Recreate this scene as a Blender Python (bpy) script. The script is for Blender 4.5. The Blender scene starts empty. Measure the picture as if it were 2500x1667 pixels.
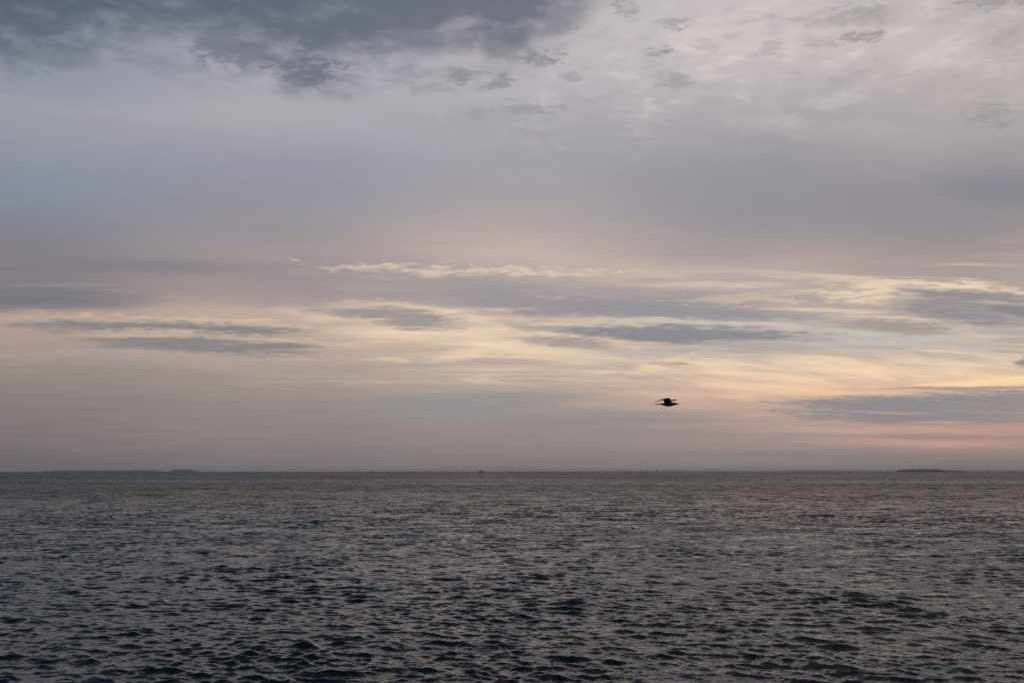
import bpy, bmesh, math, random
import numpy as np
from mathutils import Vector, Matrix

# ------------------------------------------------------------------ camera
W0, H0 = 2352.0, 1568.0            # frame in which the photograph was measured
LENS, SENSOR = 30.0, 36.0
FPX = W0 * LENS / SENSOR           # focal length in those pixels
HORIZON_Y = 1081.5
PITCH = math.atan((HORIZON_Y - H0 / 2) / FPX)
CAM_H = 7.5
SUN_AZ, SUN_EL = 46.0, 5.0         # sun low, out of frame to the right, behind cloud

sc = bpy.context.scene
col = sc.collection
cam_d = bpy.data.cameras.new('camera')
cam_d.lens = LENS; cam_d.sensor_width = SENSOR
cam_d.clip_start = 0.1; cam_d.clip_end = 120000.0
cam = bpy.data.objects.new('camera', cam_d); col.objects.link(cam)
cam.location = (0, 0, CAM_H)
cam.rotation_euler = (math.radians(90) + PITCH, 0, 0)
sc.camera = cam

def azel(px, py):
    """direction (azimuth, elevation in degrees) of a measured point"""
    dx = (px - W0 / 2) / FPX; dy = (H0 / 2 - py) / FPX
    y = math.cos(PITCH) - math.sin(PITCH) * dy
    z = math.sin(PITCH) + math.cos(PITCH) * dy
    return math.degrees(math.atan2(dx, y)), math.degrees(math.atan2(z, math.hypot(dx, y)))

def s2l(c):
    out = []
    for v in c[:3]:
        v = v / 255.0
        out.append(v / 12.92 if v <= 0.04045 else ((v + 0.055) / 1.055) ** 2.4)
    return (out[0], out[1], out[2], 1.0)

# ------------------------------------------------------------------ world / sky
world = bpy.data.worlds.new('World'); sc.world = world; world.use_nodes = True
wt = world.node_tree; wt.nodes.clear()

class NT:
    """small helper for building node expressions"""
    def __init__(self, tree): self.t = tree
    def node(self, kind, **kw):
        n = self.t.nodes.new(kind)
        for k, v in kw.items(): setattr(n, k, v)
        return n
    def put(self, sock, v):
        if isinstance(v, bpy.types.NodeSocket): self.t.links.new(v, sock)
        else: sock.default_value = v
    def m(self, op, a, b=None, c=None, clamp=False):
        n = self.node('ShaderNodeMath', operation=op, use_clamp=clamp)
        self.put(n.inputs[0], a)
        if b is not None: self.put(n.inputs[1], b)
        if c is not None: self.put(n.inputs[2], c)
        return n.outputs[0]
    def add(self, a, b): return self.m('ADD', a, b)
    def sub(self, a, b): return self.m('SUBTRACT', a, b)
    def mul(self, a, b): return self.m('MULTIPLY', a, b)
    def mad(self, a, b, c): return self.m('MULTIPLY_ADD', a, b, c)
    def smooth(self, v, a, b, lo=0.0, hi=1.0):
        n = self.node('ShaderNodeMapRange', interpolation_type='SMOOTHSTEP')
        self.put(n.inputs['Value'], v)
        n.inputs['From Min'].default_value = a; n.inputs['From Max'].default_value = b
        n.inputs['To Min'].default_value = lo; n.inputs['To Max'].default_value = hi
        return n.outputs[0]
    def mix(self, f, a, b):
        n = self.node('ShaderNodeMix', data_type='RGBA')
        self.put(n.inputs[0], f); self.put(n.inputs[6], a); self.put(n.inputs[7], b)
        return n.outputs[2]
    def xyz(self, x, y, z=0.0):
        n = self.node('ShaderNodeCombineXYZ')
        self.put(n.inputs[0], x); self.put(n.inputs[1], y); self.put(n.inputs[2], z)
        return n.outputs[0]
    def sep(self, v):
        n = self.node('ShaderNodeSeparateXYZ'); self.put(n.inputs[0], v)
        return n.outputs[0], n.outputs[1], n.outputs[2]
    def vm(self, op, a, b=None, s=None):
        n = self.node('ShaderNodeVectorMath', operation=op)
        self.put(n.inputs[0], a)
        if b is not None: self.put(n.inputs[1], b)
        if s is not None: self.put(n.inputs['Scale'], s)
        return n.outputs['Value'] if op in ('LENGTH', 'DOT_PRODUCT') else n.outputs[0]
    def noise(self, v, scale, detail=4.0, rough=0.55, dist=0.0, dims='3D'):
        n = self.node('ShaderNodeTexNoise', noise_dimensions=dims)
        self.put(n.inputs['Vector'], v)
        n.inputs['Scale'].default_value = scale; n.inputs['Detail'].default_value = detail
        n.inputs['Roughness'].default_value = rough; n.inputs['Distortion'].default_value = dist
        return n.outputs[0], n.outputs[1]
    def mapping(self, v, loc, rot, scale):
        n = self.node('ShaderNodeMapping', vector_type='TEXTURE')
        self.put(n.inputs[0], v)
        n.inputs[1].default_value = loc; n.inputs[2].default_value = (0, 0, rot); n.inputs[3].default_value = scale
        return n.outputs[0]

w = NT(wt)
tc = w.node('ShaderNodeTexCoord')
dirv = w.vm('NORMALIZE', tc.outputs['Generated'])
dx, dy, dz = w.sep(dirv)
AZ = w.mul(w.m('ARCTAN2', dx, dy), 180 / math.pi)
EL = w.mul(w.m('ARCSINE', dz), 180 / math.pi)
zc = w.add(w.m('MAXIMUM', dz, 0.0), 0.075)
# cloud-layer plane seen in perspective: features flatten towards the horizon
P = w.xyz(w.m('DIVIDE', dx, zc), w.m('DIVIDE', dy, zc), 0.0)
PS = w.mapping(P, (0.3, 1.7, 0), math.radians(-4), (2.4, 1.0, 1.0))     # drawn out sideways: streaks

_, nA = w.noise(P, 0.9, 2.0, 0.5)
nB, nBv = w.noise(PS, 3.2, 7.0, 0.60, 0.25)
nC, nCv = w.noise(P, 7.5, 5.0, 0.62, 0.3)
PE = w.mapping(P, (0, 0, 0), math.radians(-7), (1.5, 1.0, 1.0))
nE, _ = w.noise(PE, 19.0, 4.0, 0.55, 0.5)
PD = w.mapping(P, (5.0, 2.0, 0), math.radians(34), (3.2, 0.8, 1.0))     # slanting cirrus
nD, _ = w.noise(PD, 2.6, 6.0, 0.6, 0.4)
ax, ay, _ = w.sep(nA); bx, by, _ = w.sep(nBv); cx, cy, _ = w.sep(nCv)
def ctr(v, k): return w.mul(w.sub(v, 0.5), k)
PF = w.mapping(P, (2.0, 9.0, 0), math.radians(3), (4.6, 1.0, 1.0))
nF, _ = w.noise(PF, 5.0, 8.0, 0.66, 0.6)
nFc = w.sub(nF, 0.5)
nBc, nCc, nDc, nEc = w.sub(nB, 0.5), w.sub(nC, 0.5), w.sub(nD, 0.5), w.sub(nE, 0.5)
flat = w.smooth(EL, 0.0, 14.0, 0.25, 1.0)        # less vertical play low down
# three degrees of waviness
W_BASE = w.xyz(w.add(AZ, w.add(ctr(ax, 8.0), ctr(bx, 3.0))), w.add(EL, w.mul(flat, w.add(ctr(ay, 2.2), ctr(by, 1.3)))), 1.0)
W_FINE = w.xyz(w.add(AZ, w.add(ctr(bx, 3.0), ctr(cx, 1.2))), w.add(EL, w.mul(flat, w.add(ctr(by, 1.0), ctr(cy, 0.5)))), 1.0)
W_CUM = w.xyz(w.add(AZ, ctr(cx, 3.0)), w.add(EL, ctr(cy, 1.6)), 1.0)

EMIN, EMAX = -1.0, 60.0
def col_ramp(x, rows, e, over=((104, 110, 124), (80, 88, 103))):
    n = w.node('ShaderNodeValToRGB'); r = n.color_ramp
    r.interpolation = 'B_SPLINE'
    stops = sorted(((azel(x, y)[1] - EMIN) / (EMAX - EMIN), c) for y, c in rows)
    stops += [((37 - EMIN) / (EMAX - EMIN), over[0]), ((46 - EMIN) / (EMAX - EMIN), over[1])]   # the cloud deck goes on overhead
    while len(r.elements) > 1: r.elements.remove(r.elements[-1])
    r.elements[0].position = max(0, stops[0][0]); r.elements[0].color = s2l(stops[0][1])
    for p, c in stops[1:]:
        el_ = r.elements.new(min(1, max(0, p))); el_.color = s2l(c)
    w.put(n.inputs[0], e)
    return n.outputs[0]

YS = [0, 150, 250, 330, 400, 500, 570, 620, 690, 722, 780, 830, 880, 930, 980, 1020, 1050, 1078]
COLS = {
 0:    [(150,155,165),(150,156,166),(160,161,166),(148,152,160),(137,145,157),(132,135,142),(128,127,131),(131,128,132),(122,122,128),(184,164,149),(166,152,143),(152,144,137),(138,131,126),(133,126,122),(128,120,118),(122,114,113),(112,107,108),(105,102,106)],
 590:  [(166,167,172),(172,172,177),(174,172,175),(160,161,168),(150,153,162),(151,149,151),(156,149,147),(152,146,146),(163,152,147),(194,174,156),(182,167,152),(170,159,146),(153,145,138),(146,137,131),(142,132,128),(135,126,123),(128,120,118),(122,116,115)],
 1176: [(190,186,186),(188,184,185),(176,174,177),(168,166,170),(165,162,166),(170,163,161),(194,179,168),(176,167,163),(180,168,160),(206,187,165),(206,188,163),(192,179,160),(186,167,148),(156,148,142),(150,140,137),(143,134,131),(135,128,125),(130,123,120)],
 1760: [(208,200,196),(198,190,188),(172,168,170),(160,158,161),(155,153,156),(152,149,151),(162,155,152),(188,174,163),(178,168,160),(180,172,164),(186,181,170),(206,185,165),(216,185,161),(204,171,150),(166,146,140),(155,140,136),(140,133,130),(130,125,122)],
 2352: [(200,190,184),(186,177,173),(176,170,166),(165,160,158),(138,138,145),(146,142,142),(158,150,147),(162,152,149),(186,172,158),(180,173,166),(188,183,169),(198,185,160),(222,189,158),(170,150,142),(180,145,135),(158,135,131),(125,120,120),(112,110,113)],
}
def tune(y, c):
    """measured tones nudged to lavender high up and to peach-pink lower down"""
    d = (0, -1, 3) if y < 560 else (3, -1, 2) if y < 700 else (6, 1, 4) if y < 900 else (1, 1, 4)
    return tuple(min(255, a + b) for a, b in zip(c, d))
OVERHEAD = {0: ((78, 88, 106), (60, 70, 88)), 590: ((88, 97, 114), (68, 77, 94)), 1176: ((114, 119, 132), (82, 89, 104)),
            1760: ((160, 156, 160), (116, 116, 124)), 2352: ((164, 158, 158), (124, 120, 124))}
wbx, wby, _ = w.sep(W_BASE)
ep = w.mad(w.add(wby, w.mul(w.mul(flat, nDc), 0.6)), 1 / (EMAX - EMIN), -EMIN / (EMAX - EMIN))
xs = sorted(COLS)
sky = None
for i, x in enumerate(xs):
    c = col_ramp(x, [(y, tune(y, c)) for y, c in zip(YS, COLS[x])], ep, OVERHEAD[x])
    if sky is None: sky = c
    else: sky = w.mix(w.smooth(wbx, azel(xs[i - 1], 900)[0], azel(x, 900)[0]), sky, c)
# fibrous unevenness of the whole sheet
fib = w.add(1.0, w.add(w.mul(nBc, 0.16), w.add(w.mul(nDc, 0.10), w.mul(nEc, 0.07))))
sky = w.vm('SCALE', sky, s=fib)
N_BANDS, ORDER = 0, None
def band(x0, y0, x1, y1, ht, c, op=1.0, soft=0.5, amp=0.8, warp=None, det=None, amp2=0.0):
    """one elongated cloud between two points, ht = half thickness"""
    global sky, N_BANDS, ORDER
    N_BANDS += 1
    if N_BANDS % 8 == 0: ORDER = w.vm('SCALE', sky, s=1e-6)     # keeps Cycles evaluating the layers in turn (its stack is small)
    a0, e0 = azel(x0, y0); a1, e1 = azel(x1, y1)
    L = max(abs(a1 - a0) / 2, 0.2); h = ht * 0.0285
    ca, ce = (a0 + a1) / 2, (e0 + e1) / 2
    k = (e1 - e0) / max(abs(a1 - a0), 0.4)
    wv = warp or W_FINE
    if ORDER is not None: wv = w.vm('ADD', wv, ORDER)
    u = w.vm('DOT_PRODUCT', wv, (1 / L, 0, -ca / L))
    v = w.vm('DOT_PRODUCT', wv, (-k / h, 1 / h, (k * ca - ce) / h))
    d2 = w.mad(u, u, w.mul(v, v))
    f = w.mad(det or nBc, amp * 1.6, 1.0)
    if amp2: f = w.mad(nEc, amp2 * 1.6, f)
    n = w.node('ShaderNodeMapRange', interpolation_type='SMOOTHSTEP')
    w.put(n.inputs['Value'], w.sub(f, d2))
    n.inputs['From Max'].default_value = soft * 1.6; n.inputs['To Max'].default_value = op
    sky = w.mix(n.outputs[0], sky, s2l(c))

# --- high soft veils -------------------------------------------------------
band(1250, 400, 2450, 470, 120, (142,141,148), 0.5, 1.0, 0.9, W_BASE)
band(2050, 395, 2700, 430, 45, (122,124,138), 0.6, 1.0, 0.9, W_BASE)
band(-200, 400, 420, 415, 50, (124,140,158), 0.22, 1.0, 0.9, W_BASE)
band(0, 230, 900, 240, 40, (178,176,178), 0.45, 1.0, 0.9, W_BASE)
band(1300, 215, 2500, 330, 40, (190,182,178), 0.35, 1.0, 0.9, W_BASE)
band(950, 575, 1900, 600, 28, (206,188,172), 0.5, 1.0, 0.7, W_BASE)
band(1500, 60, 2500, 120, 70, (214,205,200), 0.4, 1.0, 1.2, W_BASE)
common = sky
# ===== lower sky ===========================================================
# --- thin streaky sheet lit from below, strongest centre and right -----------
sheet = w.mul(w.mul(w.smooth(EL, 4.0, 7.0), w.smooth(EL, 14.0, 11.0)), w.smooth(AZ, -22.0, 6.0, 0.12, 1.0))
sky = w.mix(w.mul(sheet, w.smooth(nF, 0.50, 0.66, 0.0, 0.75)), sky, s2l((243, 217, 191)))
sky = w.mix(w.mul(sheet, w.smooth(nF, 0.50, 0.35, 0.0, 0.75)), sky, s2l((160, 158, 162)))
# --- left grey bands over the peach strip ---------------------------------
band(-250, 588, 720, 612, 24, (124,123,130), 0.7, 0.9, 0.7)
band(-300, 672, 420, 690, 30, (113,117,126), 0.85, 0.8, 0.6)
band(-300, 722, 620, 716, 14, (196,172,150), 0.6, 1.0, 0.6)
# --- bright breaks behind the streaks --------------------------------------
band(620, 700, 1270, 790, 50, (244,217,186), 0.8, 0.9, 1.3)
band(980, 750, 1480, 840, 38, (246,219,187), 0.7, 0.9, 1.3)
band(1250, 715, 2450, 790, 45, (192,190,187), 0.65, 0.8, 1.0)
band(1250, 800, 2200, 830, 26, (180,179,177), 0.5, 0.9, 1.2)
band(1350, 855, 2400, 840, 40, (247,216,184), 0.85, 0.9, 2.2, None, nDc)
band(1500, 905, 2100, 880, 26, (243,205,176), 0.75, 0.9, 2.0, None, nDc)
band(1850, 690, 2300, 655, 32, (248,226,192), 0.85, 0.7, 1.6, None, None, 1.2)
# --- mauve bank across the middle, flecked rim on top ----------------------
band(680, 606, 1450, 622, 17, (228,206,184), 0.7, 0.8, 1.2, W_CUM, None, 2.6)
band(640, 634, 1800, 692, 46, (162,153,156), 0.9, 0.6, 1.4, None, None, 0.5)
band(960, 668, 2020, 722, 38, (154,148,153), 0.92, 0.6, 1.4, None, None, 0.8)
band(1250, 700, 1900, 738, 16, (148,145,150), 0.7, 0.6, 1.2)
band(1500, 690, 1950, 680, 12, (214,192,168), 0.6, 0.7, 1.4, W_CUM, None, 2.4)
band(640, 648, 1100, 668, 16, (172,160,156), 0.6, 0.8, 1.2)
# --- streaks, each a lit rim and then its shaded body ----------------------
def streak(x0, y0, x1, y1, ht, dark, lit=(246,219,190), up=-0.5, op=0.92, lop=0.7):
    band(x0, y0 + up * ht, x1 + 40, y1 + up * ht + 3, ht * 1.45, lit, lop, 0.6, 1.8, None, nFc, 1.2)
    band(x0 - 20, y0, x1 + 20, y1, ht * 1.5, dark, op, 0.6, 1.5, None, nFc, 0.8)
streak(-60, 738, 760, 766, 18, (128,126,132), (236,206,176))
streak(140, 774, 780, 804, 17, (128,127,132), (236,206,176))
band(120, 768, 480, 770, 6, (216,188,160), 0.6, 0.8, 1.2, None, None, 1.4)
streak(710, 704, 1090, 744, 18, (150,143,147), (248,222,192))
streak(1130, 768, 1460, 800, 10, (164,152,150), (248,222,192))
streak(1140, 745, 1440, 762, 9, (168,157,154), (248,222,192))
streak(1220, 752, 1980, 776, 20, (128,130,141), (230,212,190))
streak(1600, 790, 1940, 800, 9, (166,160,158), (214,198,176), -0.5, 0.7)
streak(1860, 735, 2240, 760, 13, (152,145,147), (248,222,192))
streak(2060, 662, 2300, 672, 9, (152,144,146), (248,222,192))
streak(2000, 686, 2520, 726, 32, (130,131,141), (248,222,192))
band(2220, 700, 2520, 722, 16, (118,122,134), 0.8, 0.6, 1.0)
streak(2270, 780, 2460, 784, 5, (166,158,152), (216,198,168), -0.5, 0.8)
band(2318, 834, 2440, 822, 15, (126,128,138), 0.9, 0.4, 0.8)
streak(1500, 837, 1556, 836, 3, (164,146,138), (214,188,156), -0.5, 0.9)
band(880, 824, 966, 833, 5, (222,196,164), 0.8, 0.7, 1.0)
band(610, 890, 700, 896, 4, (182,158,144), 0.8, 0.7, 0.8)
band(900, 770, 1120, 778, 6, (222,198,166), 0.6, 0.8, 1.3, None, None, 1.4)
band(1880, 842, 2120, 830, 5, (226,204,168), 0.6, 0.8, 1.2, None, None, 1.2)
band(950, 840, 1230, 772, 20, (247,221,190), 0.6, 0.8, 1.2, None, nFc, 0.6)
band(1050, 722, 1210, 772, 24, (248,222,192), 0.45, 0.8, 1.0, None, nFc, 0.6)
band(1400, 872, 1640, 800, 13, (244,214,180), 0.6, 0.8, 1.2, None, nDc, 0.5)
band(1150, 850, 1500, 832, 14, (186,172,162), 0.6, 0.8, 1.2, None, nFc, 0.5)
# --- lower grey veils -------------------------------------------------------
band(-300, 850, 620, 868, 30, (143,136,130), 0.5, 1.0, 0.8)
band(720, 934, 1420, 908, 36, (144,144,149), 0.78, 0.75, 1.1, None, nFc)
band(1000, 958, 1760, 952, 18, (147,145,149), 0.8, 0.6, 1.2, None, nFc)
band(1000, 968, 1850, 962, 11, (148,141,142), 0.75, 0.6, 1.0)
band(900, 1000, 1900, 985, 26, (145,139,140), 0.65, 0.8, 0.8)
band(860, 950, 1060, 948, 6, (166,150,144), 0.6, 0.8, 1.0)
# --- gold strip, slate bank and pink strips, lower right --------------------
band(2040, 893, 2620, 850, 11, (252,214,168), 0.9, 0.6, 0.5)
band(1700, 905, 2300, 886, 10, (236,198,152), 0.6, 0.8, 0.8)
band(1700, 936, 2760, 926, 34, (130,133,142), 0.92, 0.5, 1.5, None, nFc, 1.0)
band(1930, 915, 2700, 906, 22, (128,132,141), 0.85, 0.8, 1.6, None, nFc, 0.8)
band(1780, 958, 2700, 962, 14, (134,132,139), 0.85, 0.5, 1.1)
band(1880, 895, 2500, 884, 5, (150,142,142), 0.8, 0.6, 1.2)
band(1930, 946, 2180, 952, 4, (190,162,152), 0.5, 0.6, 0.9)
band(2060, 967, 2260, 970, 4, (194,162,150), 0.6, 0.6, 0.9)
band(1600, 984, 2450, 986, 10, (208,168,154), 0.55, 0.8, 1.2)
band(1750, 1010, 2480, 1022, 12, (204,160,150), 0.6, 0.8, 1.3)
band(1950, 1000, 2500, 1006, 7, (140,130,134), 0.6, 0.7, 1.1)
band(1400, 1040, 2700, 1052, 16, (130,124,124), 0.7, 0.9, 0.5)
lower = sky
# ===== upper sky ===========================================================
sky, ORDER = common, None
# --- mottled bright cloud, top right
mott = w.mul(w.smooth(EL, 19.0, 26.5), w.smooth(AZ, -10.0, 8.0))
mval = w.mad(nEc, 0.5, nC)
sky = w.mix(w.mul(mott, w.smooth(mval, 0.48, 0.74, 0.0, 0.6)), sky, s2l((224, 214, 207)))
sky = w.mix(w.mul(mott, w.smooth(mval, 0.48, 0.24, 0.0, 0.6)), sky, s2l((160, 156, 159)))
# --- heavy slate cloud, top left: its ragged lower edge is a curve in azimuth
edge = [(-400,150),(0,128),(150,118),(300,80),(430,92),(560,120),(700,150),(800,150),(900,118),(1040,105),(1200,112),(1270,60),(1330,0),(1420,-80),(1600,-140),(2352,-160),(3000,-160)]
fc = w.node('ShaderNodeFloatCurve'); cv = fc.mapping.curves[0]
pts = [((azel(x, y)[0] + 45) / 100, azel(x, y)[1] / 50) for x, y in edge]
cv.points[0].location = (0, azel(-600, 190)[1] / 50); cv.points[1].location = (1, 0.8)
for p_ in pts:
    if 0 < p_[0] < 1: cv.points.new(*p_)
fc.mapping.update()
w.put(fc.inputs['Value'], w.mad(AZ, 0.01, 0.45))
rise = w.sub(EL, w.mul(fc.outputs[0], 50.0))
mass = w.add(w.mad(rise, 0.34, 0.62), w.add(w.mul(nCc, 2.9), w.add(w.mul(nBc, 1.6), w.mul(nEc, 1.0))))
mk = w.smooth(mass, -0.25, 1.4)
mcol = w.mix(w.smooth(AZ, -30.0, 6.0), s2l((86,97,114)), s2l((106,110,124)))
mcol = w.mix(w.smooth(nCc, 0.0, 0.25), mcol, s2l((120,125,138)))
sky = w.mix(w.mul(mk, 0.93), sky, mcol)
nG, _ = w.noise(PE, 44.0, 5.0, 0.66, 0.8)
nGc = w.sub(nG, 0.5)
# --- loose puffs under and beside it ----------------------------------------
for (x0, y0, x1, y1, ht, c, op) in [
    (420,118,640,140,16,(118,124,137),.8), (600,150,800,162,20,(112,117,130),.85), (40,135,220,146,10,(128,135,148),.7),
    (500,172,580,178,7,(150,152,160),.6), (890,184,960,188,7,(158,156,163),.7), (1040,178,1100,182,9,(140,141,150),.8),
    (1110,186,1175,188,9,(142,142,151),.8), (1040,268,1150,264,9,(158,156,164),.7), (1120,256,1310,246,9,(156,154,161),.75),
    (1180,310,1270,312,6,(160,157,164),.55), (1350,300,1450,300,6,(164,160,166),.4), (1470,116,1550,118,7,(146,144,149),.85),
    (1510,68,1590,58,11,(160,155,157),.7), (1940,88,2030,86,8,(152,148,151),.8), (1880,30,2050,22,14,(164,159,160),.75),
    (1730,118,1810,108,11,(170,164,165),.6), (1510,192,1590,186,8,(160,156,160),.65), (2200,262,2352,262,14,(150,147,150),.6),
    (1420,10,1470,12,18,(150,150,156),.6), (1250,52,1330,46,16,(140,141,150),.7), (2180,6,2400,0,14,(150,150,155),.7),
    (1290,176,1330,180,7,(150,150,158),.5), (1600,100,1660,104,9,(176,168,168),.6), (1850,98,1930,96,7,(170,164,165),.6), (2250,105,2400,104,22,(172,164,162),.5), (1380,95,1530,96,10,(184,176,175),.5), (1180,128,1290,134,12,(132,134,144),.8), (960,205,1060,215,8,(160,158,164),.5)]:
    band(x0 - 12, y0, x1 + 12, y1, ht * 2.0, c, op, 0.8, 3.2, W_CUM, nGc, 1.4)

upper = sky
# round behind the viewer both sides run into one even grey overcast
back = w.smooth(w.m('ABSOLUTE', AZ), 42.0, 110.0)
rear = w.mix(back, common, col_ramp(590, [(0,(112,118,132)),(600,(132,136,146)),(900,(130,128,132)),(1078,(112,110,114))], ep))

# clear air of the Sky Texture shows a little through the cloud sheet
nish = w.node('ShaderNodeTexSky', sky_type='NISHITA')
nish.sun_disc = False
nish.sun_elevation = math.radians(SUN_EL); nish.sun_rotation = math.radians(SUN_AZ)
nish.air_density = 1.0; nish.dust_density = 2.0
def bg(c, s_):
    n = w.node('ShaderNodeBackground'); n.inputs[1].default_value = s_
    wt.links.new(c, n.inputs[0]); return n.outputs[0]
def mixsh(f, a, b):
    n = w.node('ShaderNodeMixShader'); w.put(n.inputs[0], f)
    wt.links.new(a, n.inputs[1]); wt.links.new(b, n.inputs[2]); return n.outputs[0]
# each part of the sky is worked out only where it lies
is_up = w.m('GREATER_THAN', EL, azel(1176, 535)[1])
is_rear = w.m('GREATER_THAN', w.m('MAXIMUM', w.m('ABSOLUTE', AZ), EL), 42.0)
cloud = mixsh(is_rear, mixsh(is_up, bg(lower, 1.0), bg(upper, 1.0)), bg(rear, 1.0))
full = mixsh(0.97, bg(nish.outputs[0], 0.10), cloud)
wo = w.node('ShaderNodeOutputWorld'); wt.links.new(full, wo.inputs[0])
world.cycles.sampling_method = 'NONE'

# ------------------------------------------------------------------ sun
sun_d = bpy.data.lights.new('sun', 'SUN'); sun_d.energy = 0.5; sun_d.angle = math.radians(15); sun_d.color = (1.0, 0.84, 0.7)
sun = bpy.data.objects.new('sun', sun_d); col.objects.link(sun)
sa, se = math.radians(SUN_AZ), math.radians(SUN_EL)
sdir = Vector((math.sin(sa) * math.cos(se), math.cos(sa) * math.cos(se), math.sin(se)))
sun.rotation_euler = sdir.to_track_quat('Z', 'Y').to_euler()

vs = sc.view_settings
vs.view_transform = 'Standard'; vs.look = 'None'; vs.exposure = 0.0; vs.gamma = 1.0; vs.use_curve_mapping = False
sc.cycles.max_bounces = 4
sc.cycles.use_denoising = False
sc.cycles.volume_bounces = 1

# ------------------------------------------------------------------ sea
rng = np.random.default_rng(11)
FAR_TILT = 0.2

def fft_tile(L, N, lam_lo, lam_hi, lam_peak, hrms, wind_deg, spread=2.0):
    """periodic patch of wind sea: height and sideways (choppy) displacement"""
    k1 = 2 * np.pi * np.fft.fftfreq(N, L / N)
    kx, ky = np.meshgrid(k1, k1, indexing='xy')
    k = np.hypot(kx, ky); k[0, 0] = 1
    wd = math.radians(wind_deg)
    cosw = (kx * math.cos(wd) + ky * math.sin(wd)) / k
    kp = 2 * np.pi / lam_peak
    S = np.exp(-1.25 * (kp / k) ** 2) * k ** -3.6
    D = np.where(cosw > 0, np.abs(cosw) ** spread, 0.25 * np.abs(cosw) ** spread) + 0.04
    lam = 2 * np.pi / k
    win = 1 / (1 + np.exp(-(lam - lam_lo) / (0.08 * lam_lo))) / (1 + np.exp((lam - lam_hi) / (0.08 * lam_hi)))
    amp = np.sqrt(S * D) * win; amp[0, 0] = 0
    h = amp * (rng.standard_normal((N, N)) + 1j * rng.standard_normal((N, N)))
    z = np.real(np.fft.ifft2(h)); s = hrms / z.std()
    dx_ = np.real(np.fft.ifft2(1j * kx / k * h)) * s
    dy_ = np.real(np.fft.ifft2(1j * ky / k * h)) * s
    return (L, N, (z * s).astype(np.float32), dx_.astype(np.float32), dy_.astype(np.float32))

def sample(tile, X, Y):
    L, N, Z, DX, DY = tile
    u = (X / L * N) % N; v = (Y / L * N) % N
    i = np.floor(u).astype(np.int32) % N; j = np.floor(v).astype(np.int32) % N
    fu = (u - np.floor(u)).astype(np.float32); fv = (v - np.floor(v)).astype(np.float32)
    i2 = (i + 1) % N; j2 = (j + 1) % N
    out = []
    for F in (Z, DX, DY):
        out.append((F[j, i] * (1 - fu) + F[j, i2] * fu) * (1 - fv) + (F[j2, i] * (1 - fu) + F[j2, i2] * fu) * fv)
    return out

tiles = [  # tile, amplitude-fade distances
    (fft_tile(101.0, 1024, 0.85, 8.0, 1.9, 0.0355, -98, 6.0), 110.0, 360.0),
    (fft_tile(37.0, 512, 0.36, 0.85, 1.8, 0.0145, -91, 4.0), 80.0, 220.0),
    (fft_tile(13.0, 512, 0.16, 0.36, 1.2, 0.0050, -86, 2.0), 44.0, 100.0),
]
# rings: fine where the view needs it, running out to the horizon
rr = [0.5, 3.0, 6.0, 9.0, 12.0]
r = 14.0
while r < 26000:
    rr.append(r)
    if r < 28.5: s_ = 0.3
    elif r < 60: s_ = 0.0024 * r
    elif r < 200: s_ = 0.0038 * r
    elif r < 420: s_ = 0.007 * r
    elif r < 1600: s_ = 0.03 * r
    else: s_ = 0.12 * r
    r += s_
rr = np.array(rr)
th = np.concatenate([np.linspace(-37, 37, 1400), np.linspace(37, 323, 160)[1:-1]])
th = np.radians(th)
nr, nt = len(rr), len(th)
R, T = np.meshgrid(rr, th, indexing='ij')
X = (R * np.sin(T)).ravel(); Y = (R * np.cos(T)).ravel(); Rf = R.ravel()
Z = np.zeros_like(X); DX = np.zeros_like(X); DY = np.zeros_like(X)
lod = np.zeros_like(X)
coarse = (np.abs(T.ravel()) > math.radians(37.2)).astype(float)
groups = fft_tile(211.0, 256, 7.0, 45.0, 22.0, 1.0, 80, 0.5)      # waves come in groups, with slacker water between
grp = np.clip(sample(groups, X, Y)[0], -2.2, 2.2)
for n_, (tile, r0, r1) in enumerate(tiles):
    f = np.clip((r1 - Rf) / (r1 - r0), 0, 1)
    f = f * f * (3 - 2 * f)
    if n_ > 0: f = f * (1 - coarse)
    a = math.radians((0, 17, -23)[n_])
    xr = X * math.cos(a) - Y * math.sin(a); yr = X * math.sin(a) + Y * math.cos(a)
    z_, a_, b_ = sample(tile, xr, yr)
    g_ = np.exp((0.2, 0.2, 0.2)[n_] * np.clip(sample(groups, X + 37.0 * n_, Y - 53.0 * n_)[0], -2.2, 2.0)) if n_ else np.exp(0.2 * grp)
    ch = (1.2, 1.0, 0.9)[n_]
    Z += f * g_ * z_
    ux = a_ * math.cos(a) + b_ * math.sin(a); uy = -a_ * math.sin(a) + b_ * math.cos(a)
    DX += f * ch * ux; DY += f * ch * uy
    lod += (1 - f) * (0.3, 0.4, 0.3)[n_]
V = np.stack([X + DX, Y + DY, Z], 1).astype(np.float32)
idx = np.arange(nr * nt).reshape(nr, nt)
q = np.stack([idx[:-1, :], idx[1:, :], np.roll(idx, -1, 1)[1:, :], np.roll(idx, -1, 1)[:-1, :]], -1).reshape(-1, 4)[:, ::-1]
me = bpy.data.meshes.new('sea')
me.vertices.add(len(V)); me.vertices.foreach_set('co', V.ravel())
me.loops.add(q.size); me.loops.foreach_set('vertex_index', q.ravel().astype(np.int32))
me.polygons.add(len(q))
me.polygons.foreach_set('loop_start', np.arange(0, q.size, 4, dtype=np.int32))
me.polygons.foreach_set('loop_total', np.full(len(q), 4, dtype=np.int32))
me.polygons.foreach_set('use_smooth', np.ones(len(q), dtype=bool))
at_ = me.attributes.new('lod', 'FLOAT', 'POINT'); at_.data.foreach_set('value', lod.astype(np.float32))
tilt = np.zeros((len(V), 3), np.float32)
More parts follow.
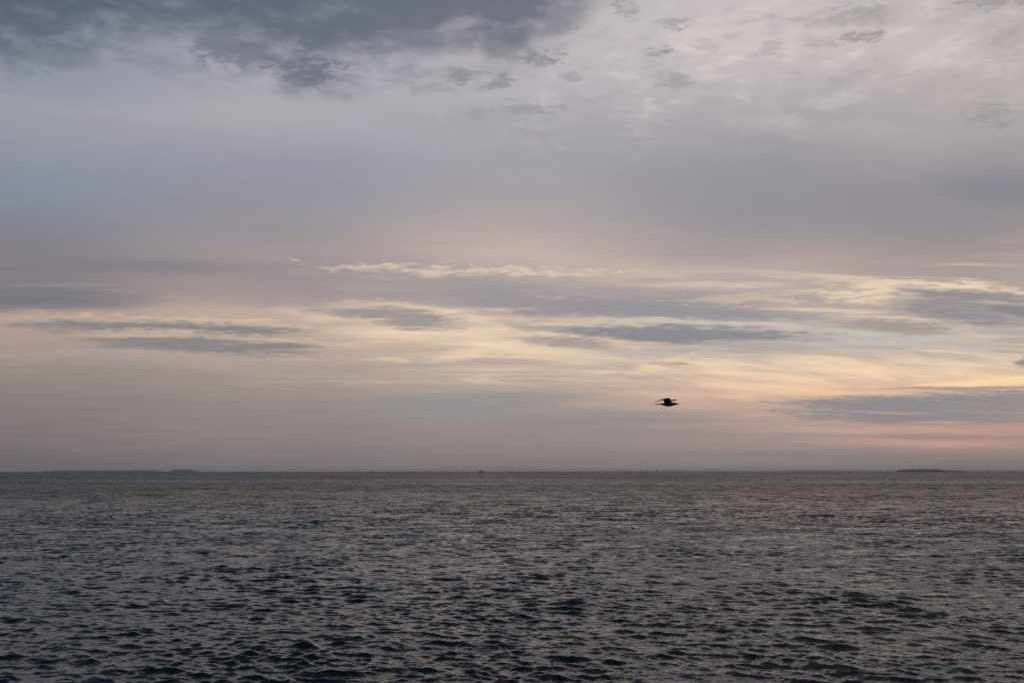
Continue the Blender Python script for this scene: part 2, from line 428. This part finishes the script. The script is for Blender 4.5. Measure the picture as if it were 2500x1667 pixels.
far = np.interp(Rf, [0, 28, 110, 400, 900, 1500, 2600, 6000], [0, 0, 0.95, 1.4, 1.35, 1.1, 1.25, 1.4])
tilt[:, 0] = -np.sin(T.ravel()) * far * FAR_TILT; tilt[:, 1] = -np.cos(T.ravel()) * far * FAR_TILT
calm = np.interp(Rf, [300, 1400], [1.0, 0.4]).astype(np.float32)      # ripples far off are carried by roughness instead
at_ = me.attributes.new('calm', 'FLOAT', 'POINT'); at_.data.foreach_set('value', calm)
at_ = me.attributes.new('tilt', 'FLOAT_VECTOR', 'POINT'); at_.data.foreach_set('vector', tilt.ravel())
me.update(calc_edges=True)
sea = bpy.data.objects.new('sea', me); col.objects.link(sea)
sea['kind'] = 'structure'; sea['label'] = 'dark rippled grey sea running out to the horizon'

mat = bpy.data.materials.new('sea_water'); mat.use_nodes = True
t = mat.node_tree; t.nodes.clear(); n = NT(t)
geo = n.node('ShaderNodeNewGeometry')
pos = geo.outputs['Position']
att = n.node('ShaderNodeAttribute', attribute_name='lod'); LOD = att.outputs['Fac']
CALM = n.node('ShaderNodeAttribute', attribute_name='calm').outputs['Fac']
ROUGHER = n.mul(LOD, CALM)
def slopes(scale, stretch, detail, rough, rot):
    v = n.mapping(pos, (3.1, 7.7, 0), math.radians(rot), (stretch, 1.0, 1.0))
    _, c = n.noise(v, scale, detail, rough, 0.0)
    return n.vm('SUBTRACT', c, (0.5, 0.5, 0.5))
fine = slopes(8.0, 1.6, 4.0, 0.62, 8)          # ripples everywhere
midw = slopes(1.9, 1.9, 3.0, 0.6, -6)          # stands in for waves the far mesh cannot carry
bigw = slopes(0.45, 2.4, 2.0, 0.5, 4)
# wind lanes: calmer and more ruffled patches
gl, _ = n.noise(n.mapping(pos, (11, 5, 0), math.radians(-5), (2.6, 1.0, 1.0)), 0.011, 3.0, 0.55)
gl2, _ = n.noise(n.mapping(pos, (110, 530, 0), math.radians(6), (4.0, 1.0, 1.0)), 0.0028, 3.0, 0.6)
lane = n.smooth(n.add(gl, gl2), 0.74, 1.26, 0.55, 1.45)
tot = n.vm('ADD', n.vm('SCALE', fine, s=n.mul(n.mul(lane, CALM), 0.62)),
        n.vm('ADD', n.vm('SCALE', midw, s=n.mul(n.mul(ROUGHER, lane), 3.0)), n.vm('SCALE', bigw, s=n.mul(n.mul(ROUGHER, lane), 2.2))))
sx, sy, _ = n.sep(tot)
# mean tilt of the wave faces that the far, flattened mesh stands for (stored on the mesh)
tl = n.node('ShaderNodeAttribute', attribute_name='tilt')
nrm = n.vm('NORMALIZE', n.vm('ADD', n.vm('ADD', geo.outputs['Normal'], n.xyz(sx, sy, 0.0)), n.vm('SCALE', tl.outputs['Vector'], s=lane)))
bs = n.node('ShaderNodeBsdfPrincipled')
bs.inputs['Base Color'].default_value = (0.005, 0.014, 0.020, 1)
t.links.new(n.add(n.smooth(LOD, 0.3, 1.0, 0.05, 0.16), n.smooth(CALM, 1.0, 0.4, 0.0, 0.12)), bs.inputs['Roughness'])   # unresolved ripples far off
bs.inputs['IOR'].default_value = 1.333
t.links.new(nrm, bs.inputs['Normal'])
o_ = n.node('ShaderNodeOutputMaterial'); t.links.new(bs.outputs[0], o_.inputs[0])
me.materials.append(mat)


# ------------------------------------------------------------------ helpers for things
def paint(name, c, rough=0.7, c2=None, scale=3.0):
    m_ = bpy.data.materials.new(name); m_.use_nodes = True
    tr = m_.node_tree; tr.nodes.clear(); h = NT(tr)
    b = h.node('ShaderNodeBsdfPrincipled'); b.inputs['Roughness'].default_value = rough
    cc = h.node('ShaderNodeTexCoord')
    f, _ = h.noise(cc.outputs['Object'], scale, 5.0, 0.6)
    c2 = c2 or tuple(v * 0.6 for v in c)
    tr.links.new(h.mix(h.smooth(f, 0.35, 0.65), (*c, 1), (*c2, 1)), b.inputs['Base Color'])
    o = h.node('ShaderNodeOutputMaterial'); tr.links.new(b.outputs[0], o.inputs[0])
    return m_

def mesh_obj(name, verts, faces, m_, parent=None, smooth=False):
    d = bpy.data.meshes.new(name); d.from_pydata([tuple(v) for v in verts], [], faces)
    bm = bmesh.new(); bm.from_mesh(d); bmesh.ops.recalc_face_normals(bm, faces=bm.faces); bm.to_mesh(d); bm.free()
    if smooth: d.polygons.foreach_set('use_smooth', [True] * len(d.polygons))
    d.materials.append(m_)
    o = bpy.data.objects.new(name, d); col.objects.link(o)
    if parent: o.parent = parent
    return o

def tag(o, label, cat=None, group=None, kind=None):
    o['label'] = label
    if cat: o['category'] = cat
    if group: o['group'] = group
    if kind: o['kind'] = kind
    return o

def loft(rings, cap=True):
    """closed tube through rings of points"""
    v, f = [], []
    k = len(rings[0])
    for rg in rings: v += list(rg)
    for i in range(len(rings) - 1):
        for j in range(k):
            f.append((i * k + j, i * k + (j + 1) % k, (i + 1) * k + (j + 1) % k, (i + 1) * k + j))
    if cap: f += [tuple(range(k - 1, -1, -1)), tuple(range((len(rings) - 1) * k, len(rings) * k))]
    return v, f

def place(x25, r, z=None, y25=None):
    """point at ground distance r below measured column x; height from row y or given"""
    az, el = azel(x25 * W0 / 2500, (y25 if y25 is not None else 1149.5) * W0 / 2500)
    a = math.radians(az)
    if z is None: z = CAM_H + r * math.tan(math.radians(el))
    return Vector((r * math.sin(a), r * math.cos(a), z)), a

# ------------------------------------------------------------------ islands and far coast
m_land = paint('far_land', (0.085, 0.10, 0.10), 0.9, (0.11, 0.11, 0.10), 0.01)
m_wood = paint('far_wood', (0.06, 0.075, 0.065), 0.95, (0.08, 0.095, 0.075), 0.02)

def land(name, x0, x1, r, prof, depth, label, wood=0, seed=1, tree_h=9.0):
    """low land from column x0 to x1 at distance r; prof = (position 0..1, height m)"""
    rg = random.Random(seed)
    p0, a0 = place(x0, r, 0); p1, a1 = place(x1, r, 0)
    nx, ny = 90, 9
    ph, pz = [p[0] for p in prof], [p[1] for p in prof]
    ctrp = (p0 + p1) / 2
    tang = (p1 - p0); L = tang.length; tang.normalize()
    nor = Vector((-tang.y, tang.x, 0))
    if nor.dot(ctrp) < 0: nor = -nor
    vs_, fs_ = [], []
    rough = [rg.uniform(-0.10, 0.10) for _ in range(nx + 1)]
    for i in range(nx + 1):
        u = i / nx; h = float(np.interp(u, ph, pz)) * (1 + rough[i])
        wd_ = depth * (0.35 + 0.65 * math.sin(math.pi * min(max(u, 0.02), 0.98)))
        for j in range(ny + 1):
            q_ = j / ny
            zz = h * math.sin(math.pi * q_) ** 0.6 if 0 < j < ny else -1.0
            p = tang * (L * (u - 0.5)) + nor * (wd_ * (q_ - 0.5) + rg.uniform(-1, 1) * depth * 0.01)
            vs_.append((p.x, p.y, zz))
    for i in range(nx):
        for j in range(ny):
            a = i * (ny + 1) + j
            fs_.append((a, a + 1, a + ny + 2, a + ny + 1))
    o = mesh_obj(name, vs_, fs_, m_land, smooth=True)
    o.location = ctrp
    tag(o, label, kind='structure')
    if wood:
        vs_, fs_ = [], []
        for _ in range(wood):
            u = rg.random(); h = float(np.interp(u, ph, pz)); q_ = rg.uniform(0.15, 0.7)
            wd_ = depth * (0.35 + 0.65 * math.sin(math.pi * min(max(u, 0.02), 0.98)))
            if h < 3: continue
            b = tang * (L * (u - 0.5)) + nor * (wd_ * (q_ - 0.5))
            zb = h * math.sin(math.pi * q_) ** 0.6 - 1.0
            th_ = tree_h * rg.uniform(0.55, 1.15); tw = th_ * rg.uniform(0.35, 0.6)
            n0 = len(vs_)
            for lvl, rad in ((0.0, 0.25), (0.3, 1.0), (0.65, 0.8), (1.0, 0.12)):
                for k in range(6):
                    an = k * math.pi / 3 + rg.uniform(-0.3, 0.3); rr_ = tw * rad * rg.uniform(0.75, 1.2)
                    vs_.append((b.x + rr_ * math.cos(an), b.y + rr_ * math.sin(an), zb + th_ * (lvl + (rg.uniform(-0.06, 0.06) if 0 < lvl < 1 else 0))))
            for l_ in range(3):
                for k in range(6):
                    fs_.append((n0 + l_ * 6 + k, n0 + l_ * 6 + (k + 1) % 6, n0 + l_ * 6 + 6 + (k + 1) % 6, n0 + l_ * 6 + 6 + k))
            fs_.append(tuple(n0 + 18 + k for k in range(6)))
        wo_ = mesh_obj('woodland', vs_, fs_, m_wood)
        wo_.location = ctrp
        tag(wo_, 'dark trees covering the ' + label.split(' with')[0], kind='stuff')
    return o

land('island', 92, 402, 11000, [(0, 1), (0.15, 14), (0.35, 16), (0.55, 13), (0.75, 17), (0.92, 16), (1, 2)], 700,
     'long low blue-grey island on the horizon at far left', 700, 3, 5)
land('island', 410, 492, 10600, [(0, 1), (0.12, 12), (0.25, 22), (0.65, 23), (0.8, 12), (1, 1)], 400,
     'small humped blue-grey island at the right end of the long left one', 400, 5, 5)
land('island', 2184, 2362, 8000, [(0, 1), (0.06, 13), (0.25, 20), (0.55, 20), (0.68, 13), (0.85, 7), (1, 1)], 500,
     'wooded dark blue-grey island on the horizon at far right', 800, 7, 6)
land('coast', 1860, 2640, 14000, [(0, 2), (0.1, 11), (0.22, 13), (0.45, 12), (0.6, 12), (0.8, 13), (1, 11)], 900,
     'thin strip of faint far coast behind the right island', 0, 9, 7)
land('coast', 1380, 1880, 17000, [(0, 1), (0.2, 8), (0.5, 12), (0.8, 9), (1, 6)], 900,
     'barely visible strip of far coast right of centre', 0, 13, 7)

# ------------------------------------------------------------------ boats
m_hull = paint('dark_hull', (0.03, 0.033, 0.04), 0.5)
m_cabin = paint('grey_cabin', (0.10, 0.10, 0.10), 0.5)
m_glass = paint('dark_glass', (0.01, 0.012, 0.015), 0.15)
m_sail = paint('dark_sail', (0.05, 0.05, 0.055), 0.8)

def empty(name, p, rz):
    e = bpy.data.objects.new(name, None); col.objects.link(e); e.location = p; e.rotation_euler = (0, 0, rz)
    e.empty_display_size = 1.0
    return e

def hull_rings(L, B, H, draft, sheer):
    out = []
    for u in (0.0, 0.08, 0.25, 0.5, 0.75, 0.92, 1.0):
        half = B / 2 * (0.8 if u == 0 else 0.92 if u < 0.1 else 1.0 if u < 0.6 else 0.82 if u < 0.8 else 0.4 if u < 0.95 else 0.03)
        top = H + sheer * max(0, u - 0.5) ** 2 * 4
        x = (u - 0.5) * L
        out.append([(x, -half, top), (x, -half * 0.9, 0.2), (x, -half * 0.5, -draft), (x, half * 0.5, -draft), (x, half * 0.9, 0.2), (x, half, top)])
    return out

def bevel_box(x0, x1, y0, y1, z0, z1, c=0.15):
    rings = []
    for (z, i) in ((z0, 0), (z1 - c, 0), (z1, c)):
        rings.append([(x0 + i, y0 + i, z), (x1 - i, y0 + i, z), (x1 - i, y1 - i, z), (x0 + i, y1 - i, z)])
    return loft(rings)

def pole(x, y, z0, z1, r_, rt=None):
    rt = rt or r_ * 0.6
    return loft([[(x + q_ * math.cos(k * math.pi / 4), y + q_ * math.sin(k * math.pi / 4), z) for k in range(8)] for z, q_ in ((z0, r_), (z1, rt))])

p, a = place(1175, 5000, 0.0)
bt = empty('passenger_boat', p, -a + math.radians(8))
bt.scale = (1.1, 1.1, 1.1)
tag(bt, 'small dark passenger boat with two raised deckhouses on the horizon near centre', 'boat')
mesh_obj('hull', *loft(hull_rings(34, 8, 4.2, 1.2, 1.0)), m_hull, bt)
c1 = mesh_obj('deck_cabin', *bevel_box(-11, 9, -3.3, 3.3, 4.0, 7.6), m_cabin, bt)
for k in range(7):
    mesh_obj('window', *bevel_box(-10 + k * 2.6, -8.4 + k * 2.6, -3.36, -3.26, 5.4, 6.7, 0.02), m_glass, c1)
c2 = mesh_obj('wheelhouse', *bevel_box(-7.5, -1.0, -2.6, 2.6, 7.5, 11.0, 0.4), m_cabin, bt)
mesh_obj('window', *bevel_box(-6.8, -1.6, -2.68, -2.55, 9.0, 10.2, 0.02), m_glass, c2)
mesh_obj('funnel', *bevel_box(5.0, 8.0, -1.4, 1.4, 7.5, 11.0, 0.5), m_hull, bt)
mesh_obj('mast', *pole(6.2, 0, 10.5, 13.2, 0.35), m_hull, bt)

p, a = place(1604, 6500, 0.0)
b2 = empty('small_boat', p, -a)
tag(b2, 'tiny dark boat on the horizon below and left of the large bird', 'boat')
mesh_obj('hull', *loft(hull_rings(16, 5, 3.4, 0.8, 0.8)), m_hull, b2)
mesh_obj('cabin', *bevel_box(-4, 3, -1.9, 1.9, 3.2, 8.5, 0.4), m_cabin, b2)
mesh_obj('mast', *pole(-1, 0, 8.3, 11.5, 0.3), m_hull, b2)

p, a = place(907, 4200, 0.0)
b3 = empty('sailing_boat', p, -a)
b3.scale = (0.85, 0.85, 0.86)
tag(b3, 'tiny dark upright sailing boat on the horizon well left of the passenger boat', 'boat')
mesh_obj('hull', *loft(hull_rings(9, 3, 1.3, 0.6, 0.4)), m_hull, b3)
mesh_obj('mast', *pole(0.4, 0, 1.0, 13.2, 0.16), m_hull, b3)
mesh_obj('mainsail', *loft([[(0.2, -0.05, 2.0), (-3.6, -0.25, 2.0), (-3.6, -0.15, 2.0), (0.2, 0.05, 2.0)],
                            [(0.25, -0.05, 7.0), (-2.2, -0.45, 7.0), (-2.2, -0.35, 7.0), (0.25, 0.05, 7.0)],
                            [(0.3, -0.04, 12.6), (0.05, -0.1, 12.6), (0.05, -0.02, 12.6), (0.3, 0.04, 12.6)]]), m_sail, b3)
mesh_obj('jib', *loft([[(0.7, -0.05, 1.6), (4.0, -0.1, 1.6), (4.0, 0.0, 1.6), (0.7, 0.05, 1.6)],
                       [(0.6, -0.04, 10.5), (0.75, -0.06, 10.5), (0.75, 0.02, 10.5), (0.6, 0.04, 10.5)]]), m_sail, b3)

# ------------------------------------------------------------------ birds
m_bird = paint('dark_plumage', (0.024, 0.024, 0.029), 0.75, (0.04, 0.04, 0.046), 9.0)

def ring(x, y, z, ry, rz, k=10):
    return [(x, y + ry * math.cos(2 * math.pi * i / k), z + rz * math.sin(2 * math.pi * i / k)) for i in range(k)]

def wing(secs):
    """secs: leading point, trailing point, half thickness"""
    rings = []
    for le, te, t_ in secs:
        le, te = Vector(le), Vector(te)
        up = Vector((0.15, 0, 1)).normalized() * t_
        q1, q2 = le.lerp(te, 0.3), le.lerp(te, 0.7)
        rings.append([le, q1 + up, q2 + up * 0.8, te, q2 - up * 0.8, q1 - up])
    return loft(rings)

def bird_mesh(name, parts, voxel):
    """fuses body and wings into one continuous surface"""
    vs_, fs_ = [], []
    for v_, f_ in parts:
        n0 = len(vs_); vs_ += [tuple(x) for x in v_]; fs_ += [tuple(i + n0 for i in g) for g in f_]
    d = bpy.data.meshes.new(name); d.from_pydata(vs_, [], fs_)
    bm = bmesh.new(); bm.from_mesh(d); bmesh.ops.recalc_face_normals(bm, faces=bm.faces); bm.to_mesh(d); bm.free()
    o = bpy.data.objects.new(name, d); col.objects.link(o)
    md = o.modifiers.new('fuse', 'REMESH'); md.mode = 'VOXEL'; md.voxel_size = voxel; md.use_smooth_shade = True
    sm = o.modifiers.new('soft', 'SMOOTH'); sm.iterations = 1; sm.factor = 0.4
    bpy.context.view_layer.update()
    ev = o.evaluated_get(bpy.context.evaluated_depsgraph_get())
    d2 = bpy.data.meshes.new_from_object(ev)
    o.modifiers.clear(); o.data = d2; d2.materials.clear(); d2.materials.append(m_bird)
    return o

body = loft([ring(*t_) for t_ in [(-0.355, 0, 0.004, 0.035, 0.005), (-0.30, 0, 0.002, 0.045, 0.009), (-0.23, 0, 0.0, 0.034, 0.014), (-0.17, 0, -0.002, 0.036, 0.026),
        (-0.10, 0, -0.006, 0.052, 0.045), (-0.02, 0, -0.010, 0.060, 0.056), (0.06, 0, -0.006, 0.054, 0.050), (0.12, 0, 0.0, 0.038, 0.038),
        (0.165, 0, 0.003, 0.030, 0.030), (0.195, 0, 0.002, 0.024, 0.022), (0.215, 0, -0.001, 0.011, 0.011), (0.245, 0, -0.004, 0.007, 0.008), (0.272, 0, -0.009, 0.004, 0.005)]])
near = wing([((0.05, -0.02, 0.02), (-0.13, -0.02, 0.01), 0.022), ((0.03, -0.10, 0.075), (-0.135, -0.10, 0.045), 0.018), ((0.05, -0.20, 0.134), (-0.14, -0.20, 0.066), 0.016),
             ((-0.03, -0.26, 0.134), (-0.17, -0.25, 0.076), 0.012), ((-0.14, -0.33, 0.108), (-0.22, -0.31, 0.062), 0.011), ((-0.26, -0.37, 0.060), (-0.29, -0.36, 0.034), 0.0095), ((-0.352, -0.39, 0.020), (-0.362, -0.385, 0.010), 0.008)])
farw = wing([((0.06, 0.02, 0.02), (-0.12, 0.02, 0.01), 0.022), ((0.065, 0.10, 0.075), (-0.09, 0.10, 0.040), 0.020), ((0.085, 0.20, 0.125), (-0.04, 0.20, 0.066), 0.018),
             ((0.12, 0.28, 0.138), (0.02, 0.29, 0.080), 0.016), ((0.160, 0.36, 0.146), (0.085, 0.38, 0.104), 0.013), ((0.212, 0.44, 0.150), (0.190, 0.45, 0.138), 0.009)])
big = bird_mesh('flying_bird', [body, near, farw], 0.0055)
p, a = place(1633.5, 22.0, None, 986)
big.location = p; big.rotation_euler = (0, 0, -a)
tag(big, 'large dark bird with raised wings flying right above the horizon', 'bird')

def gull(flap, lean):
    bd = loft([ring(*t_) for t_ in [(-0.24, 0, 0, 0.03, 0.008), (-0.14, 0, 0, 0.04, 0.03), (0.0, 0, 0, 0.06, 0.055), (0.12, 0, 0.005, 0.042, 0.04), (0.19, 0, 0.01, 0.022, 0.02), (0.24, 0, 0.005, 0.006, 0.006)]])
    ws = []
    for sgn in (-1, 1):
        z1, z2 = flap[0] + sgn * lean, flap[1] + sgn * lean
        ws.append(wing([((0.08, sgn * 0.02, 0.02), (-0.09, sgn * 0.02, 0.01), 0.022), ((0.10, sgn * 0.25, z1), (-0.06, sgn * 0.25, z1 - 0.01), 0.016), ((0.02, sgn * 0.42, (z1 + z2) / 2 + 0.02), (-0.09, sgn * 0.42, (z1 + z2) / 2 + 0.01), 0.013), ((-0.10, sgn * 0.60, z2), (-0.14, sgn * 0.59, z2), 0.010)]))
    return [bd] + ws
SMALL = [ # column, row, distance, flap, lean, heading, label
    (172, 990, 300, (0.10, 0.02), 0.02, 70, 'tiny far gull gliding alone above the left island'),
    (1490, 1011.5, 290, (0.16, 0.36), 0.0, 85, 'tiny far gull with wings in a V, left of the large bird'),
    (1678, 986, 280, (0.12, 0.34), 0.05, 100, 'tiny far gull with raised wings just right of the large bird'),
    (1618, 1039, 560, (0.06, 0.0), 0.0, 60, 'faint speck of a gull below the large bird, close above the horizon'),
    (893, 1098, 640, (0.08, 0.04), 0.0, 80, 'faint speck of a gull low above the sailing boat'),
]
for k, (x, y, r_, fl, ln, hd, lb) in enumerate(SMALL):
    g_ = bird_mesh('flying_gull', gull(fl, ln), 0.012)
    p, a = place(x, r_, None, y)
    g_.location = p; g_.rotation_euler = (0, 0, -a + math.radians(hd))
    tag(g_, lb, 'bird', 'small gulls flying in the distance')

def floating_bird():
    bd = loft([ring(*t_) for t_ in [(-0.30, 0, 0.09, 0.03, 0.02), (-0.20, 0, 0.06, 0.09, 0.06), (-0.02, 0, 0.04, 0.13, 0.10), (0.14, 0, 0.05, 0.11, 0.09), (0.24, 0, 0.07, 0.05, 0.05)]])
    nk = loft([[(x + 0.05 * math.cos(2 * math.pi * i / 8) * s_, 0.05 * math.sin(2 * math.pi * i / 8) * s_, z) for i in range(8)] for x, z, s_ in ((0.15, 0.05, 1.2), (0.19, 0.17, 0.9), (0.21, 0.26, 0.8))])
    hd = loft([ring(*t_) for t_ in [(0.13, 0, 0.29, 0.03, 0.03), (0.20, 0, 0.30, 0.05, 0.05), (0.27, 0, 0.29, 0.03, 0.03), (0.36, 0, 0.275, 0.008, 0.008)]])
    return [bd, nk, hd]
for k, (x, y, hd, lb) in enumerate([
    (279, 1260.5, 20, 'dark seabird sitting on the water at left, below the humped island'),
    (1542, 1290, 160, 'dark seabird sitting on the water right of centre'),
    (1447, 1218.5, 0, 'tiny dark seabird sitting far out on the water near centre')]):
    az, el = azel(x * W0 / 2500, y * W0 / 2500)
    r_ = CAM_H / math.tan(math.radians(-el))
    g_ = bird_mesh('floating_seabird', floating_bird(), 0.018)
    p, a = place(x, r_, 0.05)
    g_.location = p; g_.rotation_euler = (0, 0, -a + math.radians(hd)); g_.scale = (0.9, 0.9, 0.9)
    tag(g_, lb, 'bird', 'seabirds sitting on the water')

# ------------------------------------------------------------------ haze over the water
hz = paint('haze_air', (1, 1, 1)); tr = hz.node_tree; tr.nodes.clear()
pv = tr.nodes.new('ShaderNodeVolumePrincipled')
pv.inputs['Color'].default_value = (0.95, 0.97, 1.0, 1); pv.inputs['Density'].default_value = 5.0e-5
oo = tr.nodes.new('ShaderNodeOutputMaterial'); tr.links.new(pv.outputs[0], oo.inputs['Volume'])
B = 28000.0
hb = mesh_obj('haze', [(x, y, z) for z in (-1.5, 42.0) for y in (-B, B) for x in (-B, B)],
              [(0, 1, 3, 2), (4, 6, 7, 5), (0, 4, 5, 1), (2, 3, 7, 6), (0, 2, 6, 4), (1, 5, 7, 3)], hz)
hb['kind'] = 'stuff'; hb['label'] = 'thin pale haze over the water'
